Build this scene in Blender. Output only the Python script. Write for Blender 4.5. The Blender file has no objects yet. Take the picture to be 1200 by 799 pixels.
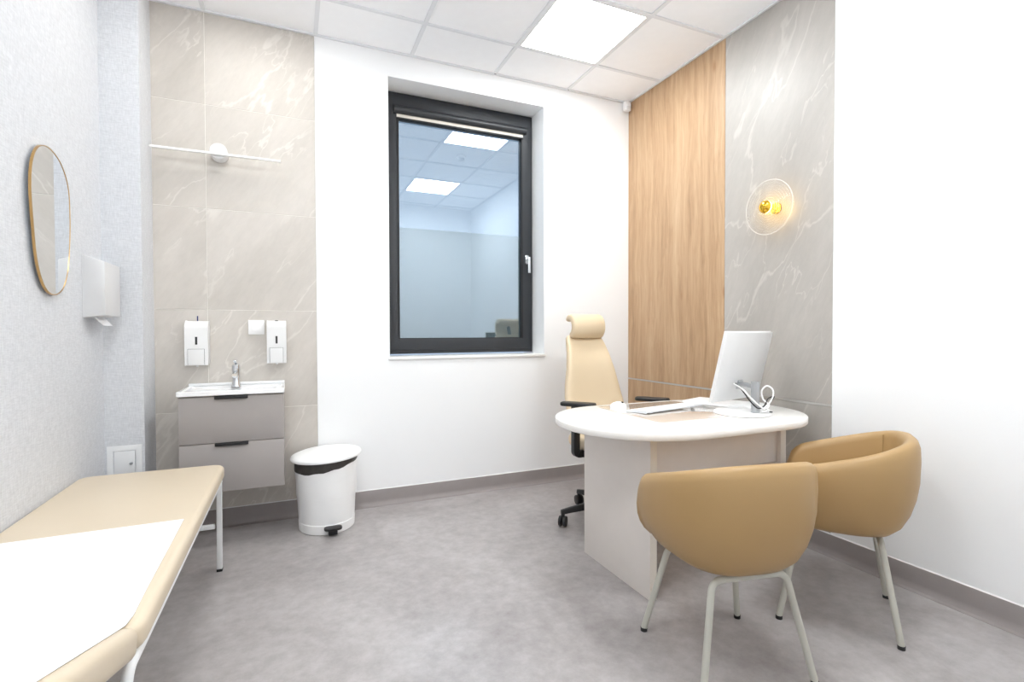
import bpy, bmesh, math, random
from mathutils import Vector, Matrix
random.seed(7)
SC = bpy.context.scene
COL = SC.collection

# ------------------------------------------------------------------ camera
H = 2.992                                   # ceiling height
XL, YR = -3.40, -3.53                       # left wall plane, rear wall plane (right wall x=0, back wall y=0)
cam_d = bpy.data.cameras.new('camera')
cam = bpy.data.objects.new('camera', cam_d)
COL.objects.link(cam)
cam_d.sensor_width = 36.0
cam_d.lens = 589.8 / 1200 * 36
cam_d.clip_start = 0.01
yaw, pitch, roll = 0.410971, -0.018282, -0.002486
fw = Vector((math.sin(yaw) * math.cos(pitch), math.cos(yaw) * math.cos(pitch), math.sin(pitch)))
rt = Vector((math.cos(yaw), -math.sin(yaw), 0))
up = rt.cross(fw)
r2 = rt * math.cos(roll) + up * math.sin(roll)
u2 = up * math.cos(roll) - rt * math.sin(roll)
mw = Matrix((r2, u2, -fw)).transposed().to_4x4()
mw.translation = Vector((-2.518, -3.398, 1.146))
cam.matrix_world = mw
SC.camera = cam

# ------------------------------------------------------------------ world, light levels, exposure
world = bpy.data.worlds.new('dusk')
SC.world = world
world.use_nodes = True
world.node_tree.nodes['Background'].inputs[0].default_value = (0.23, 0.29, 0.37, 1)
world.node_tree.nodes['Background'].inputs[1].default_value = 0.9
PANEL_STRENGTH = 11.0
SC.view_settings.view_transform = 'Standard'
SC.view_settings.look = 'None'
SC.view_settings.gamma = 1.0
SC.view_settings.use_curve_mapping = False
SC.view_settings.exposure = 1.3
SC.render.film_transparent = False
SC.cycles.max_bounces = 14
SC.cycles.diffuse_bounces = 10
SC.cycles.glossy_bounces = 5
SC.cycles.transmission_bounces = 8
SC.cycles.sample_clamp_indirect = 6.0


# ------------------------------------------------------------------ materials
def lin(c):
    return tuple(((v / 255) / 12.92 if v / 255 <= 0.04045 else ((v / 255 + 0.055) / 1.055) ** 2.4) for v in c) + (1.0,)


def mat(name, c, rough=0.5, metal=0.0, spec=0.5, bump=None, var=None, coat=0.0, emit=None):
    """plain principled material, a little procedural variation (var = scale, amount) and bump (scale, strength)"""
    m = bpy.data.materials.new(name)
    m.use_nodes = True
    nt = m.node_tree
    b = nt.nodes['Principled BSDF']
    b.inputs['Base Color'].default_value = lin(c)
    b.inputs['Roughness'].default_value = rough
    b.inputs['Metallic'].default_value = metal
    b.inputs['Specular IOR Level'].default_value = spec
    b.inputs['Coat Weight'].default_value = coat
    b.inputs['Coat Roughness'].default_value = 0.1
    if emit:
        b.inputs['Emission Color'].default_value = lin(emit[0])
        b.inputs['Emission Strength'].default_value = emit[1]
    tc = nt.nodes.new('ShaderNodeTexCoord')
    if var is None:
        var = (14.0, 0.03)
    n = nt.nodes.new('ShaderNodeTexNoise')
    n.inputs['Scale'].default_value = var[0]
    n.inputs['Detail'].default_value = 4
    nt.links.new(tc.outputs['Object'], n.inputs['Vector'])
    hs = nt.nodes.new('ShaderNodeHueSaturation')
    hs.inputs['Color'].default_value = lin(c)
    mr = nt.nodes.new('ShaderNodeMapRange')
    mr.inputs['To Min'].default_value = 1 - var[1]
    mr.inputs['To Max'].default_value = 1 + var[1]
    nt.links.new(n.outputs['Fac'], mr.inputs['Value'])
    nt.links.new(mr.outputs['Result'], hs.inputs['Value'])
    nt.links.new(hs.outputs['Color'], b.inputs['Base Color'])
    if bump:
        n2 = nt.nodes.new('ShaderNodeTexNoise')
        n2.inputs['Scale'].default_value = bump[0]
        n2.inputs['Detail'].default_value = 3
        nt.links.new(tc.outputs['Object'], n2.inputs['Vector'])
        bp = nt.nodes.new('ShaderNodeBump')
        bp.inputs['Strength'].default_value = bump[1]
        bp.inputs['Distance'].default_value = 0.002
        nt.links.new(n2.outputs['Fac'], bp.inputs['Height'])
        nt.links.new(bp.outputs['Normal'], b.inputs['Normal'])
    return m


def nd(nt, t, **kw):
    n = nt.nodes.new(t)
    for k, v in kw.items():
        n.inputs[k].default_value = v
    return n


def ramp(nt, stops):
    r = nt.nodes.new('ShaderNodeValToRGB')
    el = r.color_ramp.elements
    el[0].position, el[0].color = stops[0]
    el[1].position, el[1].color = stops[-1]
    for p, c in stops[1:-1]:
        e = el.new(p)
        e.color = c
    return r


def stone_mat(name, base, dark, vein, axis):
    """large-format stone-look porcelain: soft clouds, fine slaty grain and pale diagonal veins"""
    m = bpy.data.materials.new(name)
    m.use_nodes = True
    nt = m.node_tree
    L = nt.links.new
    b = nt.nodes['Principled BSDF']
    b.inputs['Roughness'].default_value = 0.42
    tc = nt.nodes.new('ShaderNodeTexCoord')
    oi = nt.nodes.new('ShaderNodeObjectInfo')
    mul = nd(nt, 'ShaderNodeMath'); mul.operation = 'MULTIPLY'
    mul.inputs[1].default_value = 37.0
    L(oi.outputs['Random'], mul.inputs[0])
    add = nt.nodes.new('ShaderNodeVectorMath'); add.operation = 'ADD'
    L(tc.outputs['Object'], add.inputs[0]); L(mul.outputs[0], add.inputs[1])
    # swap so that x runs along the wall, z up, whatever wall it is on
    mp = nt.nodes.new('ShaderNodeMapping')
    mp.inputs['Rotation'].default_value = (0, math.radians(-33 if axis == 'x' else 0), 0) if axis == 'x' else (math.radians(-24), 0, 0)
    L(add.outputs[0], mp.inputs['Vector'])
    mp2 = nt.nodes.new('ShaderNodeMapping')
    mp2.inputs['Scale'].default_value = (1.0, 1.0, 0.32)
    L(mp.outputs[0], mp2.inputs['Vector'])
    warp = nd(nt, 'ShaderNodeTexNoise', Scale=3.0, Detail=5.0, Roughness=0.6)
    L(mp2.outputs[0], warp.inputs['Vector'])
    wv = nt.nodes.new('ShaderNodeVectorMath'); wv.operation = 'MULTIPLY_ADD'
    wv.inputs[1].default_value = (0.26, 0.26, 0.26)
    L(warp.outputs['Color'], wv.inputs[0]); L(mp2.outputs[0], wv.inputs[2])

    def veins(scale, width, detail):
        n = nd(nt, 'ShaderNodeTexNoise', Scale=scale, Detail=detail, Roughness=0.55)
        L(wv.outputs[0], n.inputs['Vector'])
        s = nd(nt, 'ShaderNodeMath'); s.operation = 'SUBTRACT'; s.inputs[1].default_value = 0.5
        L(n.outputs['Fac'], s.inputs[0])
        a = nd(nt, 'ShaderNodeMath'); a.operation = 'ABSOLUTE'
        L(s.outputs[0], a.inputs[0])
        r = nt.nodes.new('ShaderNodeMapRange'); r.interpolation_type = 'SMOOTHSTEP'
        r.inputs['From Min'].default_value = 0.0; r.inputs['From Max'].default_value = width
        r.inputs['To Min'].default_value = 1.0; r.inputs['To Max'].default_value = 0.0
        L(a.outputs[0], r.inputs['Value'])
        return r.outputs[0]
    v1 = veins(1.5, 0.008, 3.0)
    v2 = veins(3.4, 0.010, 4.0)
    brk = nd(nt, 'ShaderNodeTexNoise', Scale=2.3, Detail=2.0)
    L(add.outputs[0], brk.inputs['Vector'])
    rb = nt.nodes.new('ShaderNodeMapRange'); rb.inputs['From Min'].default_value = 0.42; rb.inputs['From Max'].default_value = 0.62
    L(brk.outputs['Fac'], rb.inputs['Value'])
    m1 = nd(nt, 'ShaderNodeMath'); m1.operation = 'MULTIPLY'; L(v2, m1.inputs[0]); L(rb.outputs[0], m1.inputs[1])
    mx = nd(nt, 'ShaderNodeMath'); mx.operation = 'MAXIMUM'; L(v1, mx.inputs[0]); L(m1.outputs[0], mx.inputs[1])
    m2 = nd(nt, 'ShaderNodeMath'); m2.operation = 'MULTIPLY'; m2.inputs[1].default_value = 0.55; L(mx.outputs[0], m2.inputs[0])
    cl = nd(nt, 'ShaderNodeTexNoise', Scale=2.6, Detail=6.0, Roughness=0.62)
    L(wv.outputs[0], cl.inputs['Vector'])
    cr = ramp(nt, [(0.32, lin(dark)), (0.68, lin(base))])
    L(cl.outputs['Fac'], cr.inputs['Fac'])
    gr = nd(nt, 'ShaderNodeTexNoise', Scale=38.0, Detail=5.0, Roughness=0.7)
    L(mp2.outputs[0], gr.inputs['Vector'])
    gm = nt.nodes.new('ShaderNodeMapRange'); gm.inputs['To Min'].default_value = 0.90; gm.inputs['To Max'].default_value = 1.10
    L(gr.outputs['Fac'], gm.inputs['Value'])
    hs = nt.nodes.new('ShaderNodeHueSaturation'); L(cr.outputs[0], hs.inputs['Color']); L(gm.outputs[0], hs.inputs['Value'])
    mix = nt.nodes.new('ShaderNodeMix'); mix.data_type = 'RGBA'
    L(m2.outputs[0], mix.inputs['Factor']); L(hs.outputs[0], mix.inputs['A']); mix.inputs['B'].default_value = lin(vein)
    L(mix.outputs['Result'], b.inputs['Base Color'])
    bp = nt.nodes.new('ShaderNodeBump'); bp.inputs['Strength'].default_value = 0.12; bp.inputs['Distance'].default_value = 0.003
    L(gr.outputs['Fac'], bp.inputs['Height']); L(bp.outputs[0], b.inputs['Normal'])
    return m


def wood_mat():
    m = bpy.data.materials.new('light_oak')
    m.use_nodes = True
    nt = m.node_tree
    L = nt.links.new
    b = nt.nodes['Principled BSDF']; b.inputs['Roughness'].default_value = 0.45
    tc = nt.nodes.new('ShaderNodeTexCoord')
    kn = nd(nt, 'ShaderNodeTexNoise', Scale=2.4, Detail=2.0)
    mpk = nt.nodes.new('ShaderNodeMapping'); mpk.inputs['Scale'].default_value = (1, 1.6, 0.55)
    L(tc.outputs['Object'], mpk.inputs['Vector']); L(mpk.outputs[0], kn.inputs['Vector'])
    wv = nt.nodes.new('ShaderNodeVectorMath'); wv.operation = 'MULTIPLY_ADD'; wv.inputs[1].default_value = (0.10, 0.10, 0.10)
    L(kn.outputs['Color'], wv.inputs[0]); L(tc.outputs['Object'], wv.inputs[2])
    mp = nt.nodes.new('ShaderNodeMapping'); mp.inputs['Scale'].default_value = (1, 1, 0.045)
    L(wv.outputs[0], mp.inputs['Vector'])
    g1 = nd(nt, 'ShaderNodeTexNoise', Scale=26.0, Detail=6.0, Roughness=0.62); L(mp.outputs[0], g1.inputs['Vector'])
    g2 = nd(nt, 'ShaderNodeTexNoise', Scale=130.0, Detail=3.0, Roughness=0.6); L(mp.outputs[0], g2.inputs['Vector'])
    st = nd(nt, 'ShaderNodeTexNoise', Scale=7.0, Detail=1.0)
    mp3 = nt.nodes.new('ShaderNodeMapping'); mp3.inputs['Scale'].default_value = (1, 1, 0.02)
    L(tc.outputs['Object'], mp3.inputs['Vector']); L(mp3.outputs[0], st.inputs['Vector'])
    a = nd(nt, 'ShaderNodeMath'); a.operation = 'MULTIPLY_ADD'; a.inputs[1].default_value = 0.55
    L(g1.outputs['Fac'], a.inputs[0])
    s = nd(nt, 'ShaderNodeMath'); s.operation = 'MULTIPLY'; s.inputs[1].default_value = 0.25; L(g2.outputs['Fac'], s.inputs[0])
    s2 = nd(nt, 'ShaderNodeMath'); s2.operation = 'MULTIPLY_ADD'; s2.inputs[1].default_value = 0.25
    L(st.outputs['Fac'], s2.inputs[0]); L(s.outputs[0], s2.inputs[2]); L(s2.outputs[0], a.inputs[2])
    cr = ramp(nt, [(0.33, lin((140, 108, 77))), (0.46, lin((172, 139, 105))), (0.56, lin((186, 154, 120))), (0.70, lin((200, 170, 137)))])
    L(a.outputs[0], cr.inputs['Fac'])
    # a few knots
    vo = nt.nodes.new('ShaderNodeTexVoronoi'); vo.inputs['Scale'].default_value = 2.6
    mk = nt.nodes.new('ShaderNodeMapping'); mk.inputs['Scale'].default_value = (1, 2.4, 0.9)
    L(tc.outputs['Object'], mk.inputs['Vector']); L(mk.outputs[0], vo.inputs['Vector'])
    km = nt.nodes.new('ShaderNodeMapRange'); km.interpolation_type = 'SMOOTHSTEP'
    km.inputs['From Min'].default_value = 0.02; km.inputs['From Max'].default_value = 0.13
    km.inputs['To Min'].default_value = 0.55; km.inputs['To Max'].default_value = 0.0
    L(vo.outputs['Distance'], km.inputs['Value'])
    mix = nt.nodes.new('ShaderNodeMix'); mix.data_type = 'RGBA'
    L(km.outputs[0], mix.inputs['Factor']); L(cr.outputs[0], mix.inputs['A']); mix.inputs['B'].default_value = lin((150, 106, 68))
    L(mix.outputs['Result'], b.inputs['Base Color'])
    return m


def floor_mat():
    m = bpy.data.materials.new('grey_vinyl_floor')
    m.use_nodes = True
    nt = m.node_tree
    L = nt.links.new
    b = nt.nodes['Principled BSDF']
    tc = nt.nodes.new('ShaderNodeTexCoord')
    n1 = nd(nt, 'ShaderNodeTexNoise', Scale=1.6, Detail=7.0, Roughness=0.62, Distortion=0.6); L(tc.outputs['Object'], n1.inputs['Vector'])
    n2 = nd(nt, 'ShaderNodeTexNoise', Scale=17.0, Detail=6.0, Roughness=0.7); L(tc.outputs['Object'], n2.inputs['Vector'])
    a = nd(nt, 'ShaderNodeMath'); a.operation = 'MULTIPLY_ADD'; a.inputs[1].default_value = 0.45
    s = nd(nt, 'ShaderNodeMath'); s.operation = 'MULTIPLY'; s.inputs[1].default_value = 0.55
    L(n2.outputs['Fac'], a.inputs[0]); L(n1.outputs['Fac'], s.inputs[0]); L(s.outputs[0], a.inputs[2])
    cr = ramp(nt, [(0.34, lin((141, 135, 134))), (0.5, lin((164, 159, 158))), (0.66, lin((184, 180, 180)))])
    L(a.outputs[0], cr.inputs['Fac']); L(cr.outputs[0], b.inputs['Base Color'])
    rr = nt.nodes.new('ShaderNodeMapRange'); rr.inputs['To Min'].default_value = 0.26; rr.inputs['To Max'].default_value = 0.38; b.inputs['Specular IOR Level'].default_value = 0.65
    L(n2.outputs['Fac'], rr.inputs['Value']); L(rr.outputs[0], b.inputs['Roughness'])
    bp = nt.nodes.new('ShaderNodeBump'); bp.inputs['Strength'].default_value = 0.05; bp.inputs['Distance'].default_value = 0.002
    L(n2.outputs['Fac'], bp.inputs['Height']); L(bp.outputs[0], b.inputs['Normal'])
    return m


def linen_mat():
    m = bpy.data.materials.new('linen_wallpaper')
    m.use_nodes = True
    nt = m.node_tree
    L = nt.links.new
    b = nt.nodes['Principled BSDF']; b.inputs['Roughness'].default_value = 0.7
    tc = nt.nodes.new('ShaderNodeTexCoord')
    outs = []
    for sc in ((60, 60, 420), (330, 330, 45)):
        mp = nt.nodes.new('ShaderNodeMapping'); mp.inputs['Scale'].default_value = sc
        n = nd(nt, 'ShaderNodeTexNoise', Scale=0.6, Detail=3.0, Roughness=0.6)
        L(tc.outputs['Object'], mp.inputs['Vector']); L(mp.outputs[0], n.inputs['Vector']); outs.append(n.outputs['Fac'])
    a = nd(nt, 'ShaderNodeMath'); a.operation = 'ADD'; L(outs[0], a.inputs[0]); L(outs[1], a.inputs[1])
    cr = ramp(nt, [(0.36, lin((197, 199, 203))), (0.64, lin((219, 221, 225)))])
    h = nd(nt, 'ShaderNodeMath'); h.operation = 'MULTIPLY'; h.inputs[1].default_value = 0.5; L(a.outputs[0], h.inputs[0])
    L(h.outputs[0], cr.inputs['Fac']); L(cr.outputs[0], b.inputs['Base Color'])
    bp = nt.nodes.new('ShaderNodeBump'); bp.inputs['Strength'].default_value = 0.25; bp.inputs['Distance'].default_value = 0.001
    L(h.outputs[0], bp.inputs['Height']); L(bp.outputs[0], b.inputs['Normal'])
    return m


def glazing_mat():
    """coated window glazing: clear with a strong bluish reflection"""
    m = bpy.data.materials.new('coated_glazing')
    m.use_nodes = True
    nt = m.node_tree
    nt.nodes.clear()
    L = nt.links.new
    out = nt.nodes.new('ShaderNodeOutputMaterial')
    tr = nt.nodes.new('ShaderNodeBsdfTransparent'); tr.inputs['Color'].default_value = (0.84, 0.88, 0.90, 1)
    gl = nt.nodes.new('ShaderNodeBsdfGlossy'); gl.inputs['Color'].default_value = (0.80, 0.90, 1.0, 1); gl.inputs['Roughness'].default_value = 0.0
    lw = nt.nodes.new('ShaderNodeLayerWeight'); lw.inputs['Blend'].default_value = 0.12
    mr = nt.nodes.new('ShaderNodeMapRange'); mr.inputs['To Min'].default_value = 0.25; mr.inputs['To Max'].default_value = 0.9
    L(lw.outputs['Fresnel'], mr.inputs['Value'])
    mx = nt.nodes.new('ShaderNodeMixShader')
    L(mr.outputs[0], mx.inputs[0]); L(tr.outputs[0], mx.inputs[1]); L(gl.outputs[0], mx.inputs[2]); L(mx.outputs[0], out.inputs[0])
    return m


def clear_glass_mat(name='clear_glass', milk=0.004, blend=0.10):
    """thin clear glass; milk = share of light scattered at cut edges and ribs"""
    m = bpy.data.materials.new(name)
    m.use_nodes = True
    nt = m.node_tree
    nt.nodes.clear()
    L = nt.links.new
    out = nt.nodes.new('ShaderNodeOutputMaterial')
    tr = nt.nodes.new('ShaderNodeBsdfTransparent'); tr.inputs['Color'].default_value = (0.98, 0.98, 0.98, 1)
    gl = nt.nodes.new('ShaderNodeBsdfGlossy'); gl.inputs['Color'].default_value = (1, 1, 1, 1); gl.inputs['Roughness'].default_value = 0.05
    df = nt.nodes.new('ShaderNodeBsdfDiffuse'); df.inputs['Color'].default_value = (0.95, 0.95, 0.95, 1)
    lw = nt.nodes.new('ShaderNodeLayerWeight'); lw.inputs['Blend'].default_value = blend
    mr = nt.nodes.new('ShaderNodeMapRange'); mr.inputs['To Min'].default_value = 0.02; mr.inputs['To Max'].default_value = 0.5
    L(lw.outputs['Fresnel'], mr.inputs['Value'])
    mx = nt.nodes.new('ShaderNodeMixShader')
    L(mr.outputs[0], mx.inputs[0]); L(tr.outputs[0], mx.inputs[1]); L(gl.outputs[0], mx.inputs[2])
    m2 = nt.nodes.new('ShaderNodeMixShader'); m2.inputs[0].default_value = milk
    L(mx.outputs[0], m2.inputs[1]); L(df.outputs[0], m2.inputs[2]); L(m2.outputs[0], out.inputs[0])
    return m


def film_mat():
    """frosted film: scatters light back into the room and lets outside light glow through"""
    m = bpy.data.materials.new('frosted_window_film')
    m.use_nodes = True
    nt = m.node_tree
    nt.nodes.clear()
    L = nt.links.new
    out = nt.nodes.new('ShaderNodeOutputMaterial')
    tc = nt.nodes.new('ShaderNodeTexCoord')
    n = nd(nt, 'ShaderNodeTexNoise', Scale=300.0, Detail=2.0); L(tc.outputs['Object'], n.inputs['Vector'])
    cr = ramp(nt, [(0.3, (0.38, 0.44, 0.45, 1)), (0.7, (0.43, 0.49, 0.50, 1))]); L(n.outputs['Fac'], cr.inputs['Fac'])
    df = nt.nodes.new('ShaderNodeBsdfDiffuse'); L(cr.outputs[0], df.inputs['Color'])
    tl = nt.nodes.new('ShaderNodeBsdfTranslucent'); tl.inputs['Color'].default_value = (0.8, 0.82, 0.76, 1)
    mx = nt.nodes.new('ShaderNodeMixShader'); mx.inputs[0].default_value = 0.35
    L(df.outputs[0], mx.inputs[1]); L(tl.outputs[0], mx.inputs[2]); L(mx.outputs[0], out.inputs[0])
    return m


M = dict(
    wall=mat('white_paint', (245, 246, 247), 0.6, bump=(220, 0.04), var=(3, 0.01)),
    linen=linen_mat(),
    tile=stone_mat('stone_look_tile', (207, 201, 194), (190, 184, 176), (222, 217, 210), 'x'),
    slab=stone_mat('stone_look_slab', (182, 177, 171), (167, 162, 156), (201, 197, 190), 'y'),
    grout=mat('pale_grout', (232, 229, 222), 0.8),
    wood=wood_mat(),
    alu=mat('brushed_aluminium_strip', (205, 203, 200), 0.3, 0.8),
    floor=floor_mat(),
    base=mat('grey_cove_skirting', (146, 139, 138), 0.5, var=(20, 0.06)),
    seal=mat('white_sealant', (225, 225, 225), 0.6),
    ceil=mat('white_mineral_tile', (251, 252, 254), 0.8, bump=(400, 0.1)),
    rail=mat('white_ceiling_rail', (230, 232, 235), 0.5),
    panel=mat('opal_light_diffuser', (255, 255, 255), 0.6, emit=((247, 251, 252), PANEL_STRENGTH)),
    panel_dim=mat('opal_light_diffuser_dimmed', (255, 255, 255), 0.6, emit=((252, 251, 247), PANEL_STRENGTH * 0.36)),
    anth=mat('anthracite_window_frame', (43, 45, 49), 0.42, bump=(500, 0.05)),
    gasket=mat('black_gasket', (18, 18, 20), 0.5),
    glazing=glazing_mat(),
    film=film_mat(),
    blind=mat('blind_bottom_fabric', (222, 216, 206), 0.7),
    sill=mat('white_window_sill', (240, 240, 238), 0.35),
    chrome=mat('chrome', (225, 227, 230), 0.08, 1.0),
    steel=mat('satin_metal', (190, 193, 197), 0.3, 0.9),
    leather=mat('tan_leatherette', (170, 138, 92), 0.42, bump=(260, 0.12), var=(5, 0.04)),
    leather2=mat('honey_leatherette', (219, 199, 168), 0.40, bump=(260, 0.12), var=(5, 0.03)),
    couch=mat('beige_vinyl_upholstery', (212, 197, 174), 0.42, bump=(300, 0.10), var=(4, 0.03)),
    paper=mat('white_paper', (240, 241, 244), 0.7),
    whmetal=mat('white_powder_coat', (232, 233, 234), 0.4),
    leg=mat('stone_grey_powder_coat', (188, 186, 176), 0.4),
    rubber=mat('black_rubber', (28, 28, 29), 0.6),
    blackpl=mat('black_plastic', (24, 24, 26), 0.42),
    desk_top=mat('white_laminate_top', (238, 235, 231), 0.28),
    desk_panel=mat('warm_grey_laminate', (226, 219, 213), 0.45),
    desk_edge=mat('cream_edge_band', (228, 220, 208), 0.45),
    padmat=mat('glossy_clear_desk_mat', (226, 216, 206), 0.05, spec=0.8, coat=1.0),  # beige base colour paints the wood and wall reflected in the clear mat
    whpl=mat('white_plastic', (246, 246, 246), 0.35),
    whpl2=mat('satin_white_plastic', (224, 224, 224), 0.4),
    silver=mat('silver_plastic', (226, 230, 236), 0.35),
    screen=mat('dark_screen', (10, 11, 13), 0.15),
    cableb=mat('black_cable', (30, 30, 32), 0.5),
    taupe=mat('taupe_cabinet_front', (163, 157, 154), 0.5),
    ceramic=mat('white_ceramic', (244, 245, 246), 0.12, coat=0.6),
    mirror=mat('mirror_glass', (235, 238, 240), 0.0, 1.0),
    gold=mat('brushed_gold', (196, 160, 108), 0.28, 1.0),
    towelbox=mat('light_grey_steel_cover', (212, 212, 213), 0.35),
    slot=mat('dark_level_slot', (45, 46, 48), 0.4),
    blue=mat('dark_blue_key', (38, 52, 110), 0.4),
    liner=mat('dark_bin_liner', (58, 54, 51), 0.38, bump=(60, 0.9), var=(30, 0.25)),
    glass=clear_glass_mat(),
    glass_rib=clear_glass_mat('glass_rib', 0.12, 0.2),
    glass_rim=clear_glass_mat('cut_glass_edge', 0.6, 0.2),
    brass=mat('polished_brass', (236, 190, 70), 0.12, 1.0),
    bulb=mat('warm_bulb_glass', (255, 214, 120), 0.3, emit=((255, 208, 90), 9.0)),
    led=mat('white_led_bar', (246, 246, 244), 0.4),
)


# ------------------------------------------------------------------ helpers
def tag(o, label=None, cat=None, group=None, kind=None):
    if label: o['label'] = label
    if cat: o['category'] = cat
    if group: o['group'] = group
    if kind: o['kind'] = kind
    return o


def thing(name, loc, label, cat, rz=0.0, group=None):
    o = bpy.data.objects.new(name, None)
    o.empty_display_size = 0.1
    COL.objects.link(o)
    o.location = loc
    o.rotation_euler = (0, 0, rz)
    return tag(o, label, cat, group)


def obj(name, bm, m, parent=None, smooth=None, local=False, bevel=0.0, segs=2, label=None):
    """link the bmesh as one mesh object; coordinates are world coordinates unless local"""
    off = Vector((0, 0, 0))
    if parent is not None and not local:
        q = parent
        while q is not None:
            off += q.location
            q = q.parent
    if off.length:
        bmesh.ops.translate(bm, verts=bm.verts, vec=-off)
    bmesh.ops.remove_doubles(bm, verts=bm.verts, dist=1e-6)
    if bevel:
        es = [e for e in bm.edges if len(e.link_faces) == 2 and e.calc_face_angle(0) > 0.6]
        bmesh.ops.bevel(bm, geom=es, offset=bevel, segments=segs, profile=0.5, affect='EDGES', clamp_overlap=True)
    bmesh.ops.recalc_face_normals(bm, faces=bm.faces)
    # put the origin in the middle of the piece
    mn = Vector([min(v.co[i] for v in bm.verts) for i in range(3)])
    mxv = Vector([max(v.co[i] for v in bm.verts) for i in range(3)])
    ctr = (mn + mxv) / 2
    if parent is None or True:
        bmesh.ops.translate(bm, verts=bm.verts, vec=-ctr)
    me = bpy.data.meshes.new(name)
    bm.to_mesh(me)
    bm.free()
    me.materials.append(m)
    if smooth is not None or bevel:
        for p in me.polygons:
            p.use_smooth = True
        me.set_sharp_from_angle(angle=smooth if smooth else 0.6)
    o = bpy.data.objects.new(name, me)
    COL.objects.link(o)
    o.location = ctr
    if parent is not None:
        o.parent = parent
    if label: o['label'] = label
    return o


def B():
    return bmesh.new()


def box(bm, x0, x1, y0, y1, z0, z1, mtx=None):
    vs = [bm.verts.new((x, y, z)) for z in (z0, z1) for (x, y) in ((x0, y0), (x1, y0), (x1, y1), (x0, y1))]
    for f in ((0, 3, 2, 1), (4, 5, 6, 7), (0, 1, 5, 4), (1, 2, 6, 5), (2, 3, 7, 6), (3, 0, 4, 7)):
        bm.faces.new([vs[i] for i in f])
    if mtx is not None:
        bmesh.ops.transform(bm, matrix=mtx, verts=vs)
    return bm


def bx(*a, **k):
    return box(B(), *a, **k)


def loft(bm, rings, closed_ring=True, cap=True):
    R = [[bm.verts.new(p) for p in r] for r in rings]
    n = len(R[0])
    for a, b in zip(R[:-1], R[1:]):
        for i in range(n if closed_ring else n - 1):
            j = (i + 1) % n
            try:
                bm.faces.new((a[i], a[j], b[j], b[i]))
            except ValueError:
                pass
    if cap:
        for r in (R[0], R[-1]):
            try:
                bm.faces.new(r)
            except ValueError:
                pass
    return bm


def rrect(cx, cy, a, b, r, n=6):
    """rounded rectangle outline, half sizes a, b"""
    r = min(r, a - 1e-4, b - 1e-4)
    pts = []
    for k, (sx, sy) in enumerate(((1, 1), (-1, 1), (-1, -1), (1, -1))):
        for i in range(n + 1):
            t = math.pi / 2 * (k + i / n)
            pts.append((cx + sx * (a - r) + r * math.cos(t), cy + sy * (b - r) + r * math.sin(t)))
    return pts


def pad(bm, cx, cy, a, b, r, z0, z1, er, n=6, steps=4):
    """rounded-rectangle slab with rounded upper and lower edges"""
    rings = []
    for i in range(steps + 1):
        t = math.pi / 2 * i / steps
        ins = er * (1 - math.sin(t))
        rings.append([(x, y, z0 + er * (1 - math.cos(t))) for x, y in rrect(cx, cy, a - ins, b - ins, max(r - ins, 0.002), n)])
    for i in range(steps + 1):
        t = math.pi / 2 * i / steps
        ins = er * (1 - math.cos(t))
        rings.append([(x, y, z1 - er * (1 - math.sin(t))) for x, y in rrect(cx, cy, a - ins, b - ins, max(r - ins, 0.002), n)])
    return loft(bm, rings)


def circ(c, r, n, axis='z', ph=0.0):
    out = []
    for i in range(n):
        t = 2 * math.pi * i / n + ph
        u, v = r * math.cos(t), r * math.sin(t)
        out.append({'z': (c[0] + u, c[1] + v, c[2]), 'y': (c[0] + u, c[1], c[2] + v), 'x': (c[0], c[1] + u, c[2] + v)}[axis])
    return out


def cyl(bm, c, r, h, n=24, axis='z', r2=None):
    d = {'z': (0, 0, h), 'y': (0, h, 0), 'x': (h, 0, 0)}[axis]
    return loft(bm, [circ(c, r, n, axis), circ((c[0] + d[0], c[1] + d[1], c[2] + d[2]), r if r2 is None else r2, n, axis)])


def lathe(bm, prof, c, n=32, axis='z'):
    """prof = list of (radius, distance along axis)"""
    rings = []
    for r, h in prof:
        d = {'z': (0, 0, h), 'y': (0, h, 0), 'x': (h, 0, 0)}[axis]
        rings.append(circ((c[0] + d[0], c[1] + d[1], c[2] + d[2]), max(r, 1e-4), n, axis))
    return loft(bm, rings)


def fillet(pts, r, n=6):
    pts = [Vector(p) for p in pts]
    out = [pts[0]]
    for a, p, b in zip(pts[:-2], pts[1:-1], pts[2:]):
        d1, d2 = (a - p).normalized(), (b - p).normalized()
        ang = d1.angle(d2)
        if ang > math.pi - 0.02:
            out.append(p); continue
        t = min(r / math.tan(ang / 2), (a - p).length * 0.49, (b - p).length * 0.49)
        s, e = p + d1 * t, p + d2 * t
        for i in range(n + 1):
            k = i / n
            out.append(s * (1 - k) ** 2 + p * 2 * k * (1 - k) + e * k ** 2)
    out.append(pts[-1])
    return out


def smooth_path(pts, n=8, closed=False):
    P = [Vector(p) for p in pts]
    out = []
    N = len(P)
    rng = range(N) if closed else range(N - 1)
    for i in rng:
        if closed:
            p0, p1, p2, p3 = P[i - 1], P[i], P[(i + 1) % N], P[(i + 2) % N]
        else:
            p0, p1, p2, p3 = P[max(i - 1, 0)], P[i], P[i + 1], P[min(i + 2, N - 1)]
        for k in range(n):
            t = k / n
            out.append(0.5 * ((2 * p1) + (p2 - p0) * t + (2 * p0 - 5 * p1 + 4 * p2 - p3) * t * t + (3 * p1 - p0 - 3 * p2 + p3) * t ** 3))
    if not closed:
        out.append(P[-1])
    return out


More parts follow.
